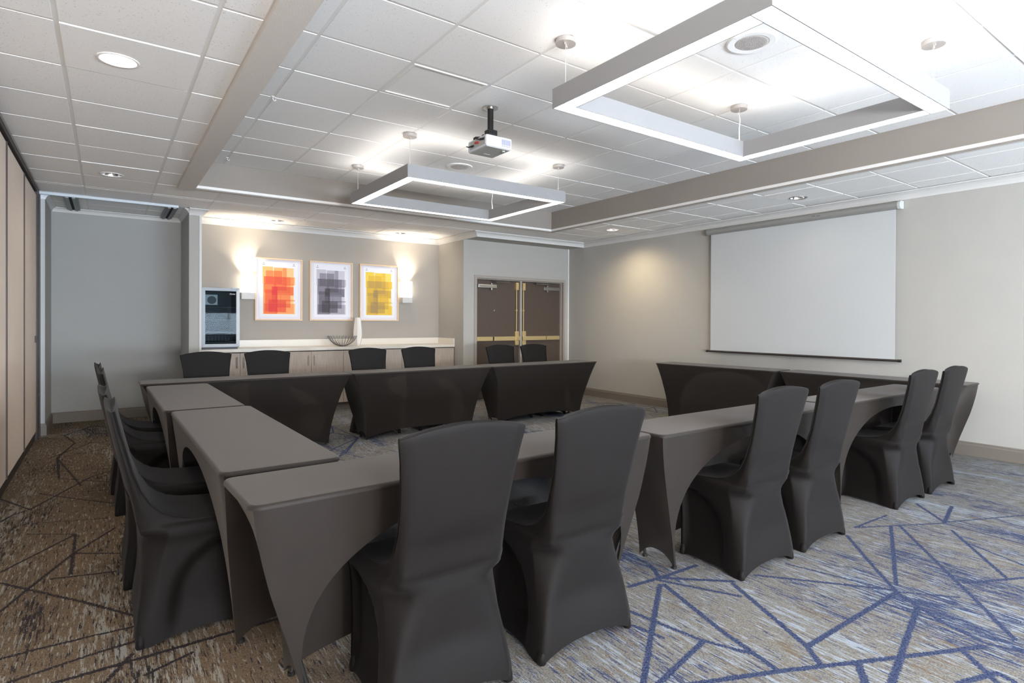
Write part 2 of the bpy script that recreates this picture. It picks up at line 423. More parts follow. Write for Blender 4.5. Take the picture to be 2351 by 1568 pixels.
# ------------------------------------------------------------------ ceilings: lay-in tiles on a grid
ceil = struct(box('ceiling', 'black_gap', -0.75, 7.04, BACK-0.1, YN+0.1, 3.30, 3.40))
T = 0.6096
TILE_CACHE = {}
def tile_mesh(wd, dp, hole=None, m='tile'):
    key = (round(wd, 3), round(dp, 3), hole, m)
    if key in TILE_CACHE: return TILE_CACHE[key]
    bm = bmesh.new()
    if not hole:
        e = 0.011 if min(wd, dp) > 0.1 else 0.003
        lower = -0.003 if m == 'tile' else 0.0
        add_box(bm, -wd/2+e, wd/2-e, -dp/2+e, dp/2-e, lower, 0.012)
        for f in [f for f in bm.faces if f.normal.z < -0.9]:
            bmesh.ops.bevel(bm, geom=list(f.edges), offset=0.0015, segments=1, affect='EDGES')
    else:
        hx, hy, hr = hole; e = 0.011; n = 32; lo = []; hi = []
        sq = []
        for k in range(n):
            a = 2*math.pi*k/n; cx, sy = math.cos(a), math.sin(a)
            # ray from hole centre to the square outline
            tx = ((wd/2-e - hx)/cx if cx > 1e-9 else ((-wd/2+e - hx)/cx if cx < -1e-9 else 1e9))
            ty = ((dp/2-e - hy)/sy if sy > 1e-9 else ((-dp/2+e - hy)/sy if sy < -1e-9 else 1e9))
            t = min(tx, ty); sq.append((hx+t*cx, hy+t*sy))
        # snap the closest ray ends onto the four corners
        for qx in (-1, 1):
            for qy in (-1, 1):
                c_ = (qx*(wd/2-e), qy*(dp/2-e)); j = min(range(n), key=lambda k: (sq[k][0]-c_[0])**2+(sq[k][1]-c_[1])**2); sq[j] = c_
        o1 = [bm.verts.new((p[0], p[1], -0.006)) for p in sq]; i1 = [bm.verts.new((hx+hr*math.cos(2*math.pi*k/n), hy+hr*math.sin(2*math.pi*k/n), -0.006)) for k in range(n)]
        o2 = [bm.verts.new((p[0], p[1], 0.012)) for p in sq]; i2 = [bm.verts.new((hx+hr*math.cos(2*math.pi*k/n), hy+hr*math.sin(2*math.pi*k/n), 0.012)) for k in range(n)]
        for k in range(n):
            j = (k+1) % n
            for A, B in ((o1, i1), (i1, i2), (i2, o2), (o2, o1)): bm.faces.new((A[k], A[j], B[j], B[k]))
    me = bpy.data.meshes.new('ceiling_tile'); bmesh.ops.recalc_face_normals(bm, faces=bm.faces); bm.to_mesh(me); bm.free()
    me.materials.append(MT[m]); TILE_CACHE[key] = me
    return me
def cuts(a, b_, org):
    k = math.ceil((a-org)/T+0.02); out = [a]
    while org+k*T < b_-0.012: out.append(org+k*T); k += 1
    return out+[b_]
HOLES = []      # (x, y, z, r)
SMOOTH = []
rt = random.Random(3)
def tiled(x0, x1, y0, y1, z, ox, oy, name='ceiling_tile'):
    xs, ys = cuts(x0, x1, ox), cuts(y0, y1, oy)
    for a, b_ in zip(xs, xs[1:]):
        for c, d in zip(ys, ys[1:]):
            if b_-a < 0.03 or d-c < 0.03: continue
            hole = None; m = 'tile'; cx, cy = (a+b_)/2, (c+d)/2
            for hx, hy, hz, hr in HOLES:
                if a < hx < b_ and c < hy < d and abs(hz-z) < 0.1: hole = (round(hx-cx, 4), round(hy-cy, 4), hr)
            for sx, sy in SMOOTH:
                if a < sx < b_ and c < sy < d and z > 3: m = 'panel_smooth'
            o = bpy.data.objects.new(name, tile_mesh(b_-a, d-c, hole, m)); COL.objects.link(o)
            o.location = (cx, cy, z + (rt.uniform(-0.0008, 0.0012)))
            par(o, ceil)
    for x in xs: box('grid_runner', 'grid_white', x-0.012, x+0.012, y0, y1, z, z+0.03, ceil)
    for y in ys: box('grid_runner', 'grid_white', x0, x1, y-0.012, y+0.012, z+0.0004, z+0.0296, ceil)
DL = [('left', 0.05, 3.93), ('left', 0.04, 7.06), ('right', 6.30, 3.53), ('right', 6.25, 6.50), ('far', 1.95, 8.86), ('far', 3.82, 8.88)]
for n_, x, y in DL: HOLES.append((x, y, ZL, 0.088))
gx, gy = 1.03, 3.008
SMOOTH += [(gx+1.5*T, gy+1.5*T), (gx+2.5*T, gy-1.5*T)]
XB0, XB1, YB = 0.757, 5.645, 7.253
tiled(XB0, XB1, BACK, YB, ZM, gx, gy)
tiled(-0.60, 0.607, BACK, 7.256, ZL, 0.415, 3.60)
tiled(-0.60, XR, 7.256, 7.93, ZL, 0.415, 3.60)
tiled(-0.60, XA1, 7.93, 8.56, ZL, 0.415, 3.60)
tiled(XA0, XA1, 8.56, YA, ZL, 0.415, 3.60)
tiled(-0.56, 0.84, 8.56, YN, ZL, 0.415, 3.60)
tiled(XB1, XR, BACK, 7.256, ZL, 5.915, 1.90)
# frame of the smooth access panel
ax0, ax1, ay0, ay1 = gx+T, gx+2*T, gy+T, gy+2*T
for sx, sy in SMOOTH[:2]:
    a0, b0 = sx-T/2, sy-T/2
    bm = bmesh.new()
    for q in ((0.02, T-0.02, 0.02, 0.034), (0.02, T-0.02, T-0.034, T-0.02), (0.02, 0.034, 0.034, T-0.034), (T-0.034, T-0.02, 0.034, T-0.034)):
        add_box(bm, q[0]-T/2, q[1]-T/2, q[2]-T/2, q[3]-T/2, -0.006, 0.002)
    o = from_bm('access_panel_frame', bm, 'grid_white'); o.location = (sx, sy, ZM); par(o, ceil)

# beam sides of the raised ceiling
struct(box('ceiling_beam', 'stucco', 0.602, XB0, BACK, 7.256, 2.712, ZM+0.06))
bm = bmesh.new(); add_box(bm, XB1, XB1+0.012, BACK, YB+0.012, ZL-0.012, ZM+0.06); struct(from_bm('ceiling_beam', bm, 'wall_taupe'))
bm = bmesh.new(); add_box(bm, XB0, XB1, YB, YB+0.012, ZL-0.012, ZM+0.06); struct(from_bm('ceiling_beam', bm, 'wall_taupe'))
struct(box('trim_1', 'stucco', XB0, XB1, YB+0.012, YB+0.055, ZL-0.012, ZL+0.01))
struct(box('trim_2', 'stucco', XB1+0.012, XB1+0.055, BACK, YB+0.055, ZL-0.012, ZL+0.01))
# storage pocket: white rail and two tracks
struct(box('trim_3', 'rail_white', -0.60, 0.72, 8.50, 8.535, ZL-0.03, ZL+0.002))
for x0, x1 in ((-0.40, -0.27), (0.59, 0.72)):
    bm = bmesh.new(); mx = (x0+x1)/2
    add_box(bm, -0.065, -0.014, -0.5, 0.5, 0, 0.03); add_box(bm, 0.014, 0.065, -0.5, 0.5, 0, 0.03); add_box(bm, -0.045, -0.014, -0.5, 0.5, -0.008, 0.0); add_box(bm, 0.014, 0.045, -0.5, 0.5, -0.008, 0)
    o = struct(from_bm('ceiling_track', bm, 'track_grey')); o.location = (mx, 9.045, ZL-0.03)
    g_ = box('track_slot', 'black_gap', mx-0.014, mx+0.014, 8.545, 9.545, ZL-0.026, ZL-0.004, o)

CROWN = [(0, -0.085), (0.010, -0.085), (0.014, -0.074), (0.020, -0.060), (0.036, -0.038), (0.058, -0.022), (0.070, -0.016), (0.080, -0.014), (0.080, -0.002), (0, -0.002)]
struct(sweep('trim_4', 'white_trim', [(XR, BACK), (XR, 7.93), (XA1, 7.93), (XA1, YA), (XA0, YA), (XA0, 8.58), (0.84, 8.58)], CROWN, ZL-0.006))
struct(sweep('trim_5', 'white_trim', [(0.84, 8.58), (0.84, YN), (-0.56, YN), (-0.56, 8.63), (-0.62, 8.63)], [(a*0.6, b_*0.7) for a, b_ in CROWN], ZL-0.006))
BASEP = [(0, 0), (0.016, 0), (0.016, 0.105), (0.013, 0.110), (0.010, 0.118), (0.010, 0.128), (0.004, 0.136), (0, 0.136)]
struct(sweep('baseboard_right', 'base_taupe', [(XR, BACK), (XR, YD), (6.842, YD)], BASEP, 0))
struct(sweep('baseboard_left', 'base_taupe', [(XA0-0.0, 8.64), (XA0, 8.58), (0.84, 8.58), (0.84, YN), (-0.56, YN), (-0.56, 8.63), (-0.60, 8.63)], BASEP, 0))
struct(sweep('baseboard_far', 'base_taupe', [(4.888, YD), (XA1, YD)], BASEP, 0))
struct(box('trim_6', 'white_trim', 6.885, 6.918, YD-0.02, YD-0.002, 0.14, 2.665))
struct(box('trim_7', 'white_trim', XA0-0.022, XA0+0.004, 8.568, 8.58, 0.14, 2.66))

# ------------------------------------------------------------------ double door
dr = struct(empty('door_1', (5.865, YD, 0)))
def bmpart(name, m, boxes, parent, off, bev=0, smooth=False):
    bm = bmesh.new()
    for q in boxes: add_box(bm, *q, bev)
    o = from_bm(name, bm, m, None, smooth); o.location = off
    if parent: par(o, parent)
    return o
bmpart('door_frame', 'door_frame', [(-0.975, -0.925, -0.012, 0.16, 0, 2.09), (0.925, 0.975, -0.012, 0.16, 0, 2.09), (-0.925, 0.925, -0.012, 0.16, 2.04, 2.09),
   (-0.925, -0.91, 0.05, 0.11, 0, 2.04), (0.91, 0.925, 0.05, 0.11, 0, 2.04), (-0.91, 0.91, 0.05, 0.11, 2.025, 2.04)], dr, (5.865, YD, 0))
bmpart('door_mullion', 'door_frame', [(-0.022, 0.022, 0.035, 0.16, 0, 2.025)], dr, (5.865, YD, 0), 0.003)
for s in (-1, 1):
    xa, xb = (-0.905, -0.026) if s < 0 else (0.026, 0.905)
    lf = box('door_leaf', 'door_wood', 5.865+xa, 5.865+xb, YD+0.09, YD+0.135, 0.01, 2.02, dr)
    fy = YD+0.09
    # push bar, rod and latch cases
    hinge = xa if s < 0 else xb
    m0 = 5.865+hinge; dirn = -s*1.0
    def rng2(a, b_): 
        p, q = m0+dirn*a, m0+dirn*b_; return (min(p, q), max(p, q))
    def lp(name, m, a, b_, y0, y1, z0, z1, bev=0.003):
        x0, x1 = rng2(a, b_); o = box(name, m, x0, x1, fy-y1, fy-y0, z0, z1, None, bev)
        o.parent = lf; o.location = Vector(o.location) - Vector((5.865+(xa+xb)/2, YD+0.1125, 0.01)); return o
    lp('push_bar', 'brass', 0.02, 0.33, 0.0, 0.045, 0.985, 1.055)
    lp('push_bar', 'brass', 0.35, 0.80, 0.0, 0.062, 0.985, 1.055)
    lp('bar_joint', 'black_metal', 0.33, 0.35, 0.0, 0.05, 0.990, 1.05, 0)
    lp('latch_case', 'brass', 0.79, 0.868, 0.0, 0.05, 0.90, 1.145, 0.008)
    lp('latch_case', 'brass', 0.79, 0.872, 0.05, 0.072, 0.985, 1.055, 0.006)
    lp('latch_rod', 'brass', 0.822, 0.840, 0.012, 0.028, 1.14, 1.90, 0.004)
    lp('rod_guide', 'brass', 0.815, 0.847, 0.0, 0.032, 1.50, 1.525, 0.004)
    lp('top_latch', 'brass', 0.805, 0.862, 0.0, 0.05, 1.87, 2.0, 0.004)
    lp('closer_body', 'chrome_soft', 0.03, 0.40, 0.0, 0.06, 1.885, 1.945, 0.008)
    lp('closer_pinion', 'chrome_soft', 0.29, 0.32, 0.02, 0.05, 1.85, 1.975, 0.008)
    # closer arm
    bm = bmesh.new()
    add_tube(bm, [(m0+dirn*0.305, fy-0.035, 1.97), (m0+dirn*0.34, fy-0.12, 1.985), (m0+dirn*0.62, fy-0.12, 1.99)], 0.009, 6)
    add_tube(bm, [(m0+dirn*0.62, fy-0.12, 2.0), (m0+dirn*0.30, fy-0.06, 2.012)], 0.009, 6)
    o = from_bm('closer_arm', bm, 'chrome_soft'); o.parent = lf; o.location = -Vector((5.865+(xa+xb)/2, YD+0.1125, 0.01))
    if s < 0:
        bm = bmesh.new(); add_cyl(bm, (0, 0, 0), 0.013, 0.012, 16, 'y'); o = from_bm('peephole', bm, 'chrome'); o.parent = lf
        o.location = Vector((5.335, fy-0.006, 1.505)) - Vector((5.865+(xa+xb)/2, YD+0.1125, 0.01))
struct(box('wall_corridor', 'black_gap', 4.85, 6.88, YD+0.17, YD+0.2, 0, 2.6))

# ------------------------------------------------------------------ hanging light frames
def light_frame(x0, x1, y0, y1, label, canopies, cord_at):
    zb, zt, wd = 2.625, 2.745, 0.105
    cx, cy = (x0+x1)/2, (y0+y1)/2; a, b_ = (x1-x0)/2, (y1-y0)/2
    r = tag(empty('pendant_light', (cx, cy, zb)), label, 'light', 'square light frames hung from the raised ceiling')
    sides = [(-a, a, -b_, -b_+wd), (-a, a, b_-wd, b_), (-a, -a+wd, -b_+wd, b_-wd), (a-wd, a, -b_+wd, b_-wd)]
    t = 0.006
    for k, (p, q, c, d) in enumerate(sides):
        bm = bmesh.new()
        if k < 2:
            add_box(bm, p, q, c, c+t, 0, zt-zb); add_box(bm, p, q, d-t, d, 0, zt-zb)
            add_box(bm, p, p+t, c+t, d-t, 0, zt-zb); add_box(bm, q-t, q, c+t, d-t, 0, zt-zb); add_box(bm, p+t, q-t, c+t, d-t, 0.05, 0.056)
        else:
            add_box(bm, p, p+t, c, d, 0, zt-zb); add_box(bm, q-t, q, c, d, 0, zt-zb); add_box(bm, p+t, q-t, c, d, 0.05, 0.056)
        from_bm('frame_side', bm, 'fixture_paint', r)
    # the mitred diffusers: four trapezoids below, four above
    o_, i_ = 0.007, wd-0.007
    for zz, m_, nm in ((0.003, 'lamp_glow', 'diffuser'), (zt-zb-0.006, 'lamp_up', 'uplight_strip')):
        co = [(-a+o_, -b_+o_), (a-o_, -b_+o_), (a-o_, b_-o_), (-a+o_, b_-o_)]; ci = [(-a+i_, -b_+i_), (a-i_, -b_+i_), (a-i_, b_-i_), (-a+i_, b_-i_)]
        for k in range(4):
            j = (k+1) % 4; bm = bmesh.new()
            lo = [bm.verts.new((*p, zz)) for p in (co[k], co[j], ci[j], ci[k])]; hi = [bm.verts.new((*p, zz+0.003)) for p in (co[k], co[j], ci[j], ci[k])]
            bm.faces.new(lo); bm.faces.new(hi)
            for q in range(4): bm.faces.new((lo[q], lo[(q+1) % 4], hi[(q+1) % 4], hi[q]))
            from_bm(nm, bm, m_, r)
    for k, (px, py) in enumerate(canopies):
        bm = bmesh.new(); add_cyl(bm, (0, 0, -0.0135), 0.063, 0.027, 32)
        for dx in (-0.028, 0.028): add_cyl(bm, (dx*0.8, dx*0.6, -0.033), 0.005, 0.012, 10)
        add_cyl(bm, (0, 0, -0.036), 0.0075, 0.02, 10)
        c = from_bm('ceiling_canopy', bm, 'canopy_nickel'); c.location = (px, py, ZM-0.006); par(c, r)
        bm = bmesh.new(); add_tube(bm, [(0, 0, ZM-0.04-zt), (0, 0, -0.004)], 0.0016, 6); add_cyl(bm, (0, 0, 0.008), 0.006, 0.02, 8)
        c = from_bm('suspension_cable', bm, 'cable'); c.location = (px, py, zt); par(c, r)
        if k == cord_at:
            bm = bmesh.new(); pts = []
            for q in range(9):
                f = q/8; pts.append((0.012*math.sin(f*9)+0.01*f, 0.01*math.cos(f*7), (ZM-0.035-zt)*(1-f)))
            add_tube(bm, pts, 0.004, 6); c = from_bm('power_cord', bm, 'white_cord'); c.location = (px, py, zt); par(c, r)
    return r
light_frame(2.19, 4.12, 1.345, 2.81, 'near large square pendant light frame hanging above the near tables', [(2.252, 2.76), (4.05, 2.77), (4.05, 1.41), (2.252, 1.41)], 1)
light_frame(2.19, 4.12, -2.25, -0.79, 'added square pendant light frame behind the camera, unseen, to brighten the ceiling', [(2.252, -0.84), (4.05, -0.84), (4.05, -2.2), (2.252, -2.2)], 1)  # unseen extra frame, added for more light on the ceiling
light_frame(2.185, 4.03, 4.93, 6.46, 'far square pendant light frame hanging beyond the projector', [(2.245, 5.02), (2.245, 6.40), (4.0, 6.40), (4.0, 5.02)], 2)

# ------------------------------------------------------------------ recessed downlights
DLL = ['large recessed downlight in the left ceiling strip, nearest', 'recessed chrome downlight in the left ceiling strip above the storage niche',
       'recessed chrome downlight above the projection screen', 'recessed downlight lit warm above the wall left of the screen',
       'recessed downlight above the beverage cooler and orange art', 'recessed downlight above the yellow art and white vase']
for i, (n_, x, y) in enumerate(DL):
    r = tag(empty('recessed_downlight', (x, y, ZL)), DLL[i], 'light', 'recessed ceiling downlights')
    bm = bmesh.new(); add_lathe(bm, [(0.098, -0.006), (0.099, -0.009), (0.094, -0.012), (0.084, -0.011), (0.083, -0.006)], 40)
    from_bm('trim_ring', bm, 'grid_white' if i != 2 else 'chrome_soft', r, True)
    bm = bmesh.new(); add_lathe(bm, [(0.084, -0.008), (0.080, 0.02), (0.072, 0.06), (0.060, 0.10)], 40)
    from_bm('reflector', bm, 'chrome' if i else 'porcelain', r, True)
    bm = bmesh.new(); add_lathe(bm, [(0.0005, 0.03 if i == 0 else 0.05), (0.03, 0.035 if i == 0 else 0.055), (0.05, 0.06), (0.062, 0.10), (0.0005, 0.102)], 24)
    from_bm('bulb', bm, {0: 'bulb_warm', 3: 'bulb_spot'}.get(i, 'bulb_off'), r, True)
    l = bpy.data.lights.new('downlight', 'SPOT'); l.spot_size = math.radians(158); l.spot_blend = 1.0; l.shadow_soft_size = 0.05
    l.energy = {0: 8, 1: 3, 2: 2, 3: 30, 4: 3, 5: 3}[i]; l.color = (1, 0.80, 0.52) if i == 3 else (1, 0.9, 0.76)
    o = bpy.data.objects.new('downlight', l); COL.objects.link(o); o.location = (0, 0, -0.015); o.parent = r

# ceiling speakers
for sx, sy, lb in ((3.18, 2.09, 'round white ceiling speaker inside the near light frame'), (3.16, 5.74, 'round white ceiling speaker above the far light frame')):
    r = tag(empty('ceiling_speaker', (sx, sy, ZM-0.006)), lb, 'speaker', 'round ceiling speakers')
    bm = bmesh.new(); add_lathe(bm, [(0.145, 0.004), (0.146, -0.003), (0.140, -0.007), (0.105, -0.006), (0.100, -0.004), (0.09, -0.003)], 48); from_bm('speaker_ring', bm, 'tile', r)
    bm = bmesh.new(); add_lathe(bm, [(0.0005, -0.007), (0.06, -0.006), (0.098, -0.004)], 48); g_ = from_bm('speaker_grille', bm, 'speaker_grille', r, True)
    bm = bmesh.new()
    for q in range(1, 9):
        rr = 0.011*q; m_ = max(6, int(2*math.pi*rr/0.011))
        for k in range(m_):
            a = 2*math.pi*k/m_; add_cyl(bm, (rr*math.cos(a), rr*math.sin(a), -0.0082), 0.0032, 0.002, 6)
    o = from_bm('grille_holes', bm, 'canopy_nickel', g_); o['kind'] = 'stuff'

# ceiling hooks on the runner left of the raised ceiling
for hx, hy, lb in ((1.03, 4.84, 'small white clip on the ceiling grid beside the textured beam, nearer one'), (1.03, 6.95, 'small white hook on the ceiling grid beside the textured beam, farther one')):
    bm = bmesh.new(); add_box(bm, -0.012, 0.012, -0.012, 0.012, -0.004, 0); add_tube(bm, [(0, 0, 0), (0, 0, -0.02), (0.012, 0, -0.032), (0.022, 0, -0.024), (0.02, 0, -0.014)], 0.003, 6)
    o = tag(from_bm('ceiling_hook', bm, 'grid_white'), lb, 'hook', 'hooks on the ceiling grid'); o.location = (hx, hy, ZM)

# ------------------------------------------------------------------ projector
pj = tag(empty('ceiling_projector', (2.484, 4.0, 2.685)), 'white projector on a black pole hanging from the raised ceiling', 'projector')
def pp(name, m, bm, smooth=False): return from_bm(name, bm, m, pj, smooth)
bm = bmesh.new(); add_cyl(bm, (0, 0, 0.355), 0.06, 0.008, 32); add_cyl(bm, (0, 0, 0.348), 0.03, 0.01, 24); pp('ceiling_plate', 'chrome_soft', bm)
bm = bmesh.new(); add_cyl(bm, (0, 0, 0.26), 0.024, 0.18, 24); pp('pole', 'black_metal', bm)
bm = bmesh.new(); add_box(bm, -0.035, 0.045, -0.035, 0.035, 0.128, 0.175, 0.006); add_box(bm, -0.05, 0.075, -0.045, 0.045, 0.118, 0.128, 0.002)
for dx in (-0.02, 0.005, 0.03): add_cyl(bm, (dx, -0.037, 0.152), 0.008, 0.006, 10, 'y')
pp('mount_bracket', 'black_metal', bm)
for ang, ln in ((200, 0.10), (150, 0.13), (-20, 0.135), (35, 0.13)):
    bm = bmesh.new(); a = math.radians(ang); ex, ey = ln*math.cos(a), ln*math.sin(a)
    add_tube(bm, [(0.01*math.cos(a), 0.01*math.sin(a), 0.118), (ex*0.92, ey*0.92, 0.112), (ex, ey, 0.105), (ex, ey, 0.088)], 0.0085, 6); pp('mount_arm', 'black_metal', bm)
bm = bmesh.new(); add_box(bm, -0.13, 0.108, -0.15, 0.135, 0.0, 0.088, 0.014); body = pp('projector_body', 'projector_white', bm, False)
bm = bmesh.new(); add_box(bm, -0.12, 0.098, -0.14, 0.125, -0.004, 0.002, 0.002); add_cyl(bm, (0.06, -0.10, -0.008), 0.014, 0.012, 16); add_box(bm, -0.03, 0.03, 0.05, 0.10, -0.006, -0.002); pp('base_cover', 'projector_under', bm)
bm = bmesh.new()
for i in range(5):
    for j in range(8): add_box(bm, 0.012+i*0.017, 0.026+i*0.017, -0.1515, -0.149, 0.028+j*0.0055, 0.0315+j*0.0055)
for i in range(5): add_box(bm, 0.012+i*0.017, 0.024+i*0.017, -0.1515, -0.149, 0.016, 0.021)
o = pp('side_vent', 'vent_violet', bm)
bm = bmesh.new(); add_box(bm, -0.132, -0.128, -0.135, 0.10, 0.014, 0.074); pp('connector_panel', 'projector_under', bm)
for yy, zz, m_, s_ in ((-0.115, 0.055, 'black_metal', 0.016), (-0.075, 0.06, 'black_metal', 0.012), (-0.03, 0.045, 'red_plastic', 0.014), (0.0, 0.05, 'red_plastic', 0.012), (0.05, 0.035, 'black_metal', 0.016)):
    bm = bmesh.new(); add_box(bm, -0.142, -0.13, yy-s_, yy+s_, zz-0.007, zz+0.007, 0.002); pp('plug', m_, bm)
bm = bmesh.new(); add_tube(bm, [(-0.14, 0.05, 0.035), (-0.155, 0.08, 0.03), (-0.15, 0.12, 0.045)], 0.005, 6); add_tube(bm, [(-0.14, -0.075, 0.06), (-0.155, -0.02, 0.075), (-0.10, 0.03, 0.10), (-0.02, 0.0, 0.12)], 0.005, 6); pp('cable', 'black_metal', bm)
bm = bmesh.new(); add_cyl(bm, (0.112, -0.05, 0.045), 0.032, 0.02, 24, 'x'); pp('lens', 'black_metal', bm)

# ------------------------------------------------------------------ projection screen
sc = tag(empty('projection_screen', (6.865, 3.93, 0.9)), 'large white pull-down projection screen on the right wall', 'screen')
def sp(name, m, bm, smooth=False): return from_bm(name, bm, m, sc, smooth)
bm = bmesh.new(); add_box(bm, -0.0015, 0.0015, -1.195, 1.205, 0.02, 1.68); sp('screen_fabric', 'screen_white', bm)
bm = bmesh.new(); add_cyl(bm, (0.0, 0.005, 1.695), 0.042, 2.46, 20, 'y'); add_box(bm, 0.0, 0.05, -1.22, 1.23, 1.66, 1.735); sp('screen_case', 'case_grey', bm)
for s in (-1, 1):
    bm = bmesh.new(); add_cyl(bm, (0.0, 0.005+s*1.24, 1.695), 0.045, 0.03, 24, 'y'); add_box(bm, 0.0, 0.05, s*1.24-0.012, s*1.24+0.012, 1.655, 1.74); sp('case_end_cap', 'case_end' if s < 0 else 'case_grey', bm)
bm = bmesh.new(); add_tube(bm, [(-0.004, -1.24, 0.012), (-0.004, 1.25, 0.012)], 0.014, 10); sp('bottom_bar', 'bronze', bm)
for s in (-1, 1):
    bm = bmesh.new(); add_cyl(bm, (-0.004, 0.005+s*1.25, 0.012), 0.016, 0.03, 12, 'y'); sp('bar_cap', 'black_metal', bm)
bm = bmesh.new(); ring = [(-0.006, 0.035*math.cos(t), -0.022+0.022*math.sin(t)) for t in np.linspace(0, 2*math.pi, 25)]; add_tube(bm, ring, 0.0025, 6, False); sp('pull_ring', 'chrome_soft', bm)
bm = bmesh.new(); add_box(bm, -0.046, -0.040, -0.32, -0.28, 1.70, 1.708); sp('case_label', 'pin', bm)
bm = bmesh.new(); add_box(bm, -0.046, -0.040, -0.38, -0.34, 1.694, 1.704); sp('case_label', 'pin', bm)

# ------------------------------------------------------------------ counter, cabinets
ct = tag(empty('countertop', (2.83, 8.95, 0.885)), 'long cream stone countertop with low backsplash along the alcove wall', 'countertop')
bm = bmesh.new(); add_box(bm, -1.853, 1.857, -0.30, 0.297, 0, 0.045, 0.004); from_bm('counter_slab', bm, 'quartz', ct)
bm = bmesh.new(); add_box(bm, -1.853, 1.857, 0.275, 0.297, 0.045, 0.145, 0.002); from_bm('backsplash', bm, 'quartz', ct)
bm = bmesh.new(); add_box(bm, 1.837, 1.857, -0.295, 0.275, 0.045, 0.145, 0.002); from_bm('backsplash', bm, 'quartz', ct)
CL = ['light wood base cabinet left of the others, under the beverage cooler', 'light wood base cabinet second from the left, its steel handles uncovered between chairs',
      'light wood base cabinet third from the left, below the white vase', 'light wood base cabinet at the right end of the counter beside the door wall']
HND = ('l', 'c')
proto = None
for i in range(4):
    x0 = 0.981+i*0.925
    r = tag(empty('base_cabinet', (x0+0.4625, 8.95, 0)), CL[i], 'cabinet', 'base cabinets under the counter')
    bm = bmesh.new(); add_box(bm, -0.4615, 0.4615, -0.262, 0.295, 0.10, 0.884); from_bm('body', bm, 'dark_gap', r)
    bm = bmesh.new(); add_box(bm, -0.4615, 0.4615, -0.22, 0.295, 0.0, 0.10); from_bm('toe_kick', bm, 'base_taupe', r)
    for s in (-1, 1):
        bm = bmesh.new(); a, b_ = (-0.460, -0.002) if s < 0 else (0.002, 0.460); add_box(bm, a, b_, -0.284, -0.262, 0.105, 0.872, 0.0015)
        d_ = from_bm('door', bm, 'cab_wood', r)
        if i < 4:
            bm = bmesh.new(); hx = s*0.042; add_cyl(bm, (hx, -0.312, 0.745), 0.006, 0.15, 10)
            for z_ in (0.69, 0.80): add_cyl(bm, (hx, -0.298, z_), 0.005, 0.03, 8, 'y')
            from_bm('handle', bm, 'chrome_soft', d_)

# ------------------------------------------------------------------ beverage cooler
fr = tag(empty('beverage_cooler', (1.218, 8.93, 0.93)), 'black beverage cooler with a glass door in a steel frame on the counter', 'refrigerator')
def fp(name, m, bm, par_=None, smooth=False): return from_bm(name, bm, m, par_ or fr, smooth)
bm = bmesh.new()
for q in ((-0.222, -0.204, -0.19, 0.28, 0.02, 0.80), (0.204, 0.222, -0.19, 0.28, 0.02, 0.80), (-0.204, 0.204, -0.19, 0.28, 0.78, 0.80), (-0.204, 0.204, -0.19, 0.28, 0.02, 0.05), (-0.204, 0.204, 0.26, 0.28, 0.05, 0.78)): add_box(bm, *q)
fp('cabinet_shell', 'fridge_black', bm)
bm = bmesh.new(); add_box(bm, -0.203, 0.203, 0.245, 0.259, 0.05, 0.779); add_box(bm, -0.203, -0.195, -0.18, 0.245, 0.05, 0.779); add_box(bm, 0.195, 0.203, -0.18, 0.245, 0.05, 0.779); add_box(bm, -0.195, 0.195, -0.18, 0.245, 0.05, 0.10); fp('liner', 'fridge_inner', bm)
dro = empty('door', (0, -0.215, 0.03)); dro.parent = fr
bm = bmesh.new()
W_, H_, t_ = 0.2225, 0.785, 0.04
A_ = [(-W_, 0), (W_, 0), (W_, H_), (-W_, H_)]; B_ = [(-W_+t_, t_), (W_-t_, t_), (W_-t_, H_-t_), (-W_+t_, H_-t_)]
for k in range(4):
    j = (k+1) % 4; vs = []
    for y_ in (-0.02, 0.02): vs.append([bm.verts.new((p[0], y_ + (0.006 if (q > 1 and y_ < 0) else 0), p[1])) for q, p in enumerate((A_[k], A_[j], B_[j], B_[k]))])
    bm.faces.new(vs[0]); bm.faces.new(vs[1])
    for q in range(4): bm.faces.new((vs[0][q], vs[0][(q+1) % 4], vs[1][(q+1) % 4], vs[1][q]))
fp('door_frame', 'steel', bm, dro)
bm = bmesh.new(); add_box(bm, -W_+t_, W_-t_, -0.008, -0.004, t_, H_-t_); fp('door_glass', 'glass', bm, dro)
for k in range(3):
    bm = bmesh.new(); zz = 0.22+k*0.17
    for j in range(14): add_tube(bm, [(-0.18+j*0.0277, -0.15, zz), (-0.18+j*0.0277, 0.22, zz)], 0.002, 4)
    for yy in (-0.15, 0.03, 0.22): add_tube(bm, [(-0.19, yy, zz), (0.19, yy, zz)], 0.003, 4)
    fp('wire_shelf', 'wire', bm)
bm = bmesh.new()
for j in range(9): add_tube(bm, [(-0.17+j*0.04, -0.13, 0.06), (-0.17+j*0.04, -0.13, 0.17)], 0.002, 4)
add_tube(bm, [(-0.18, -0.13, 0.17), (0.18, -0.13, 0.17)], 0.003, 4); fp('wire_shelf', 'wire', bm)
bm = bmesh.new(); add_box(bm, -0.14, 0.02, 0.225, 0.244, 0.60, 0.74); fp('fan_cover', 'steel', bm)
bm = bmesh.new(); add_cyl(bm, (-0.05, 0.22, 0.665), 0.055, 0.01, 24, 'y')
fp('fan', 'fridge_black', bm)
bm = bmesh.new(); add_box(bm, -0.21, 0.21, -0.17, 0.26, 0.0, 0.02); fp('foot_plinth', 'fridge_black', bm)
bm = bmesh.new(); add_box(bm, 0.13, 0.21, -0.225, -0.16, 0.815, 0.822); fp('hinge_cover', 'steel', bm)
fc = bpy.data.curves.new('logo', 'FONT'); fc.body = 'Danby'; fc.size = 0.026; fc.shear = 0.3; fc.extrude = 0.0005; fc.align_x = 'CENTER'
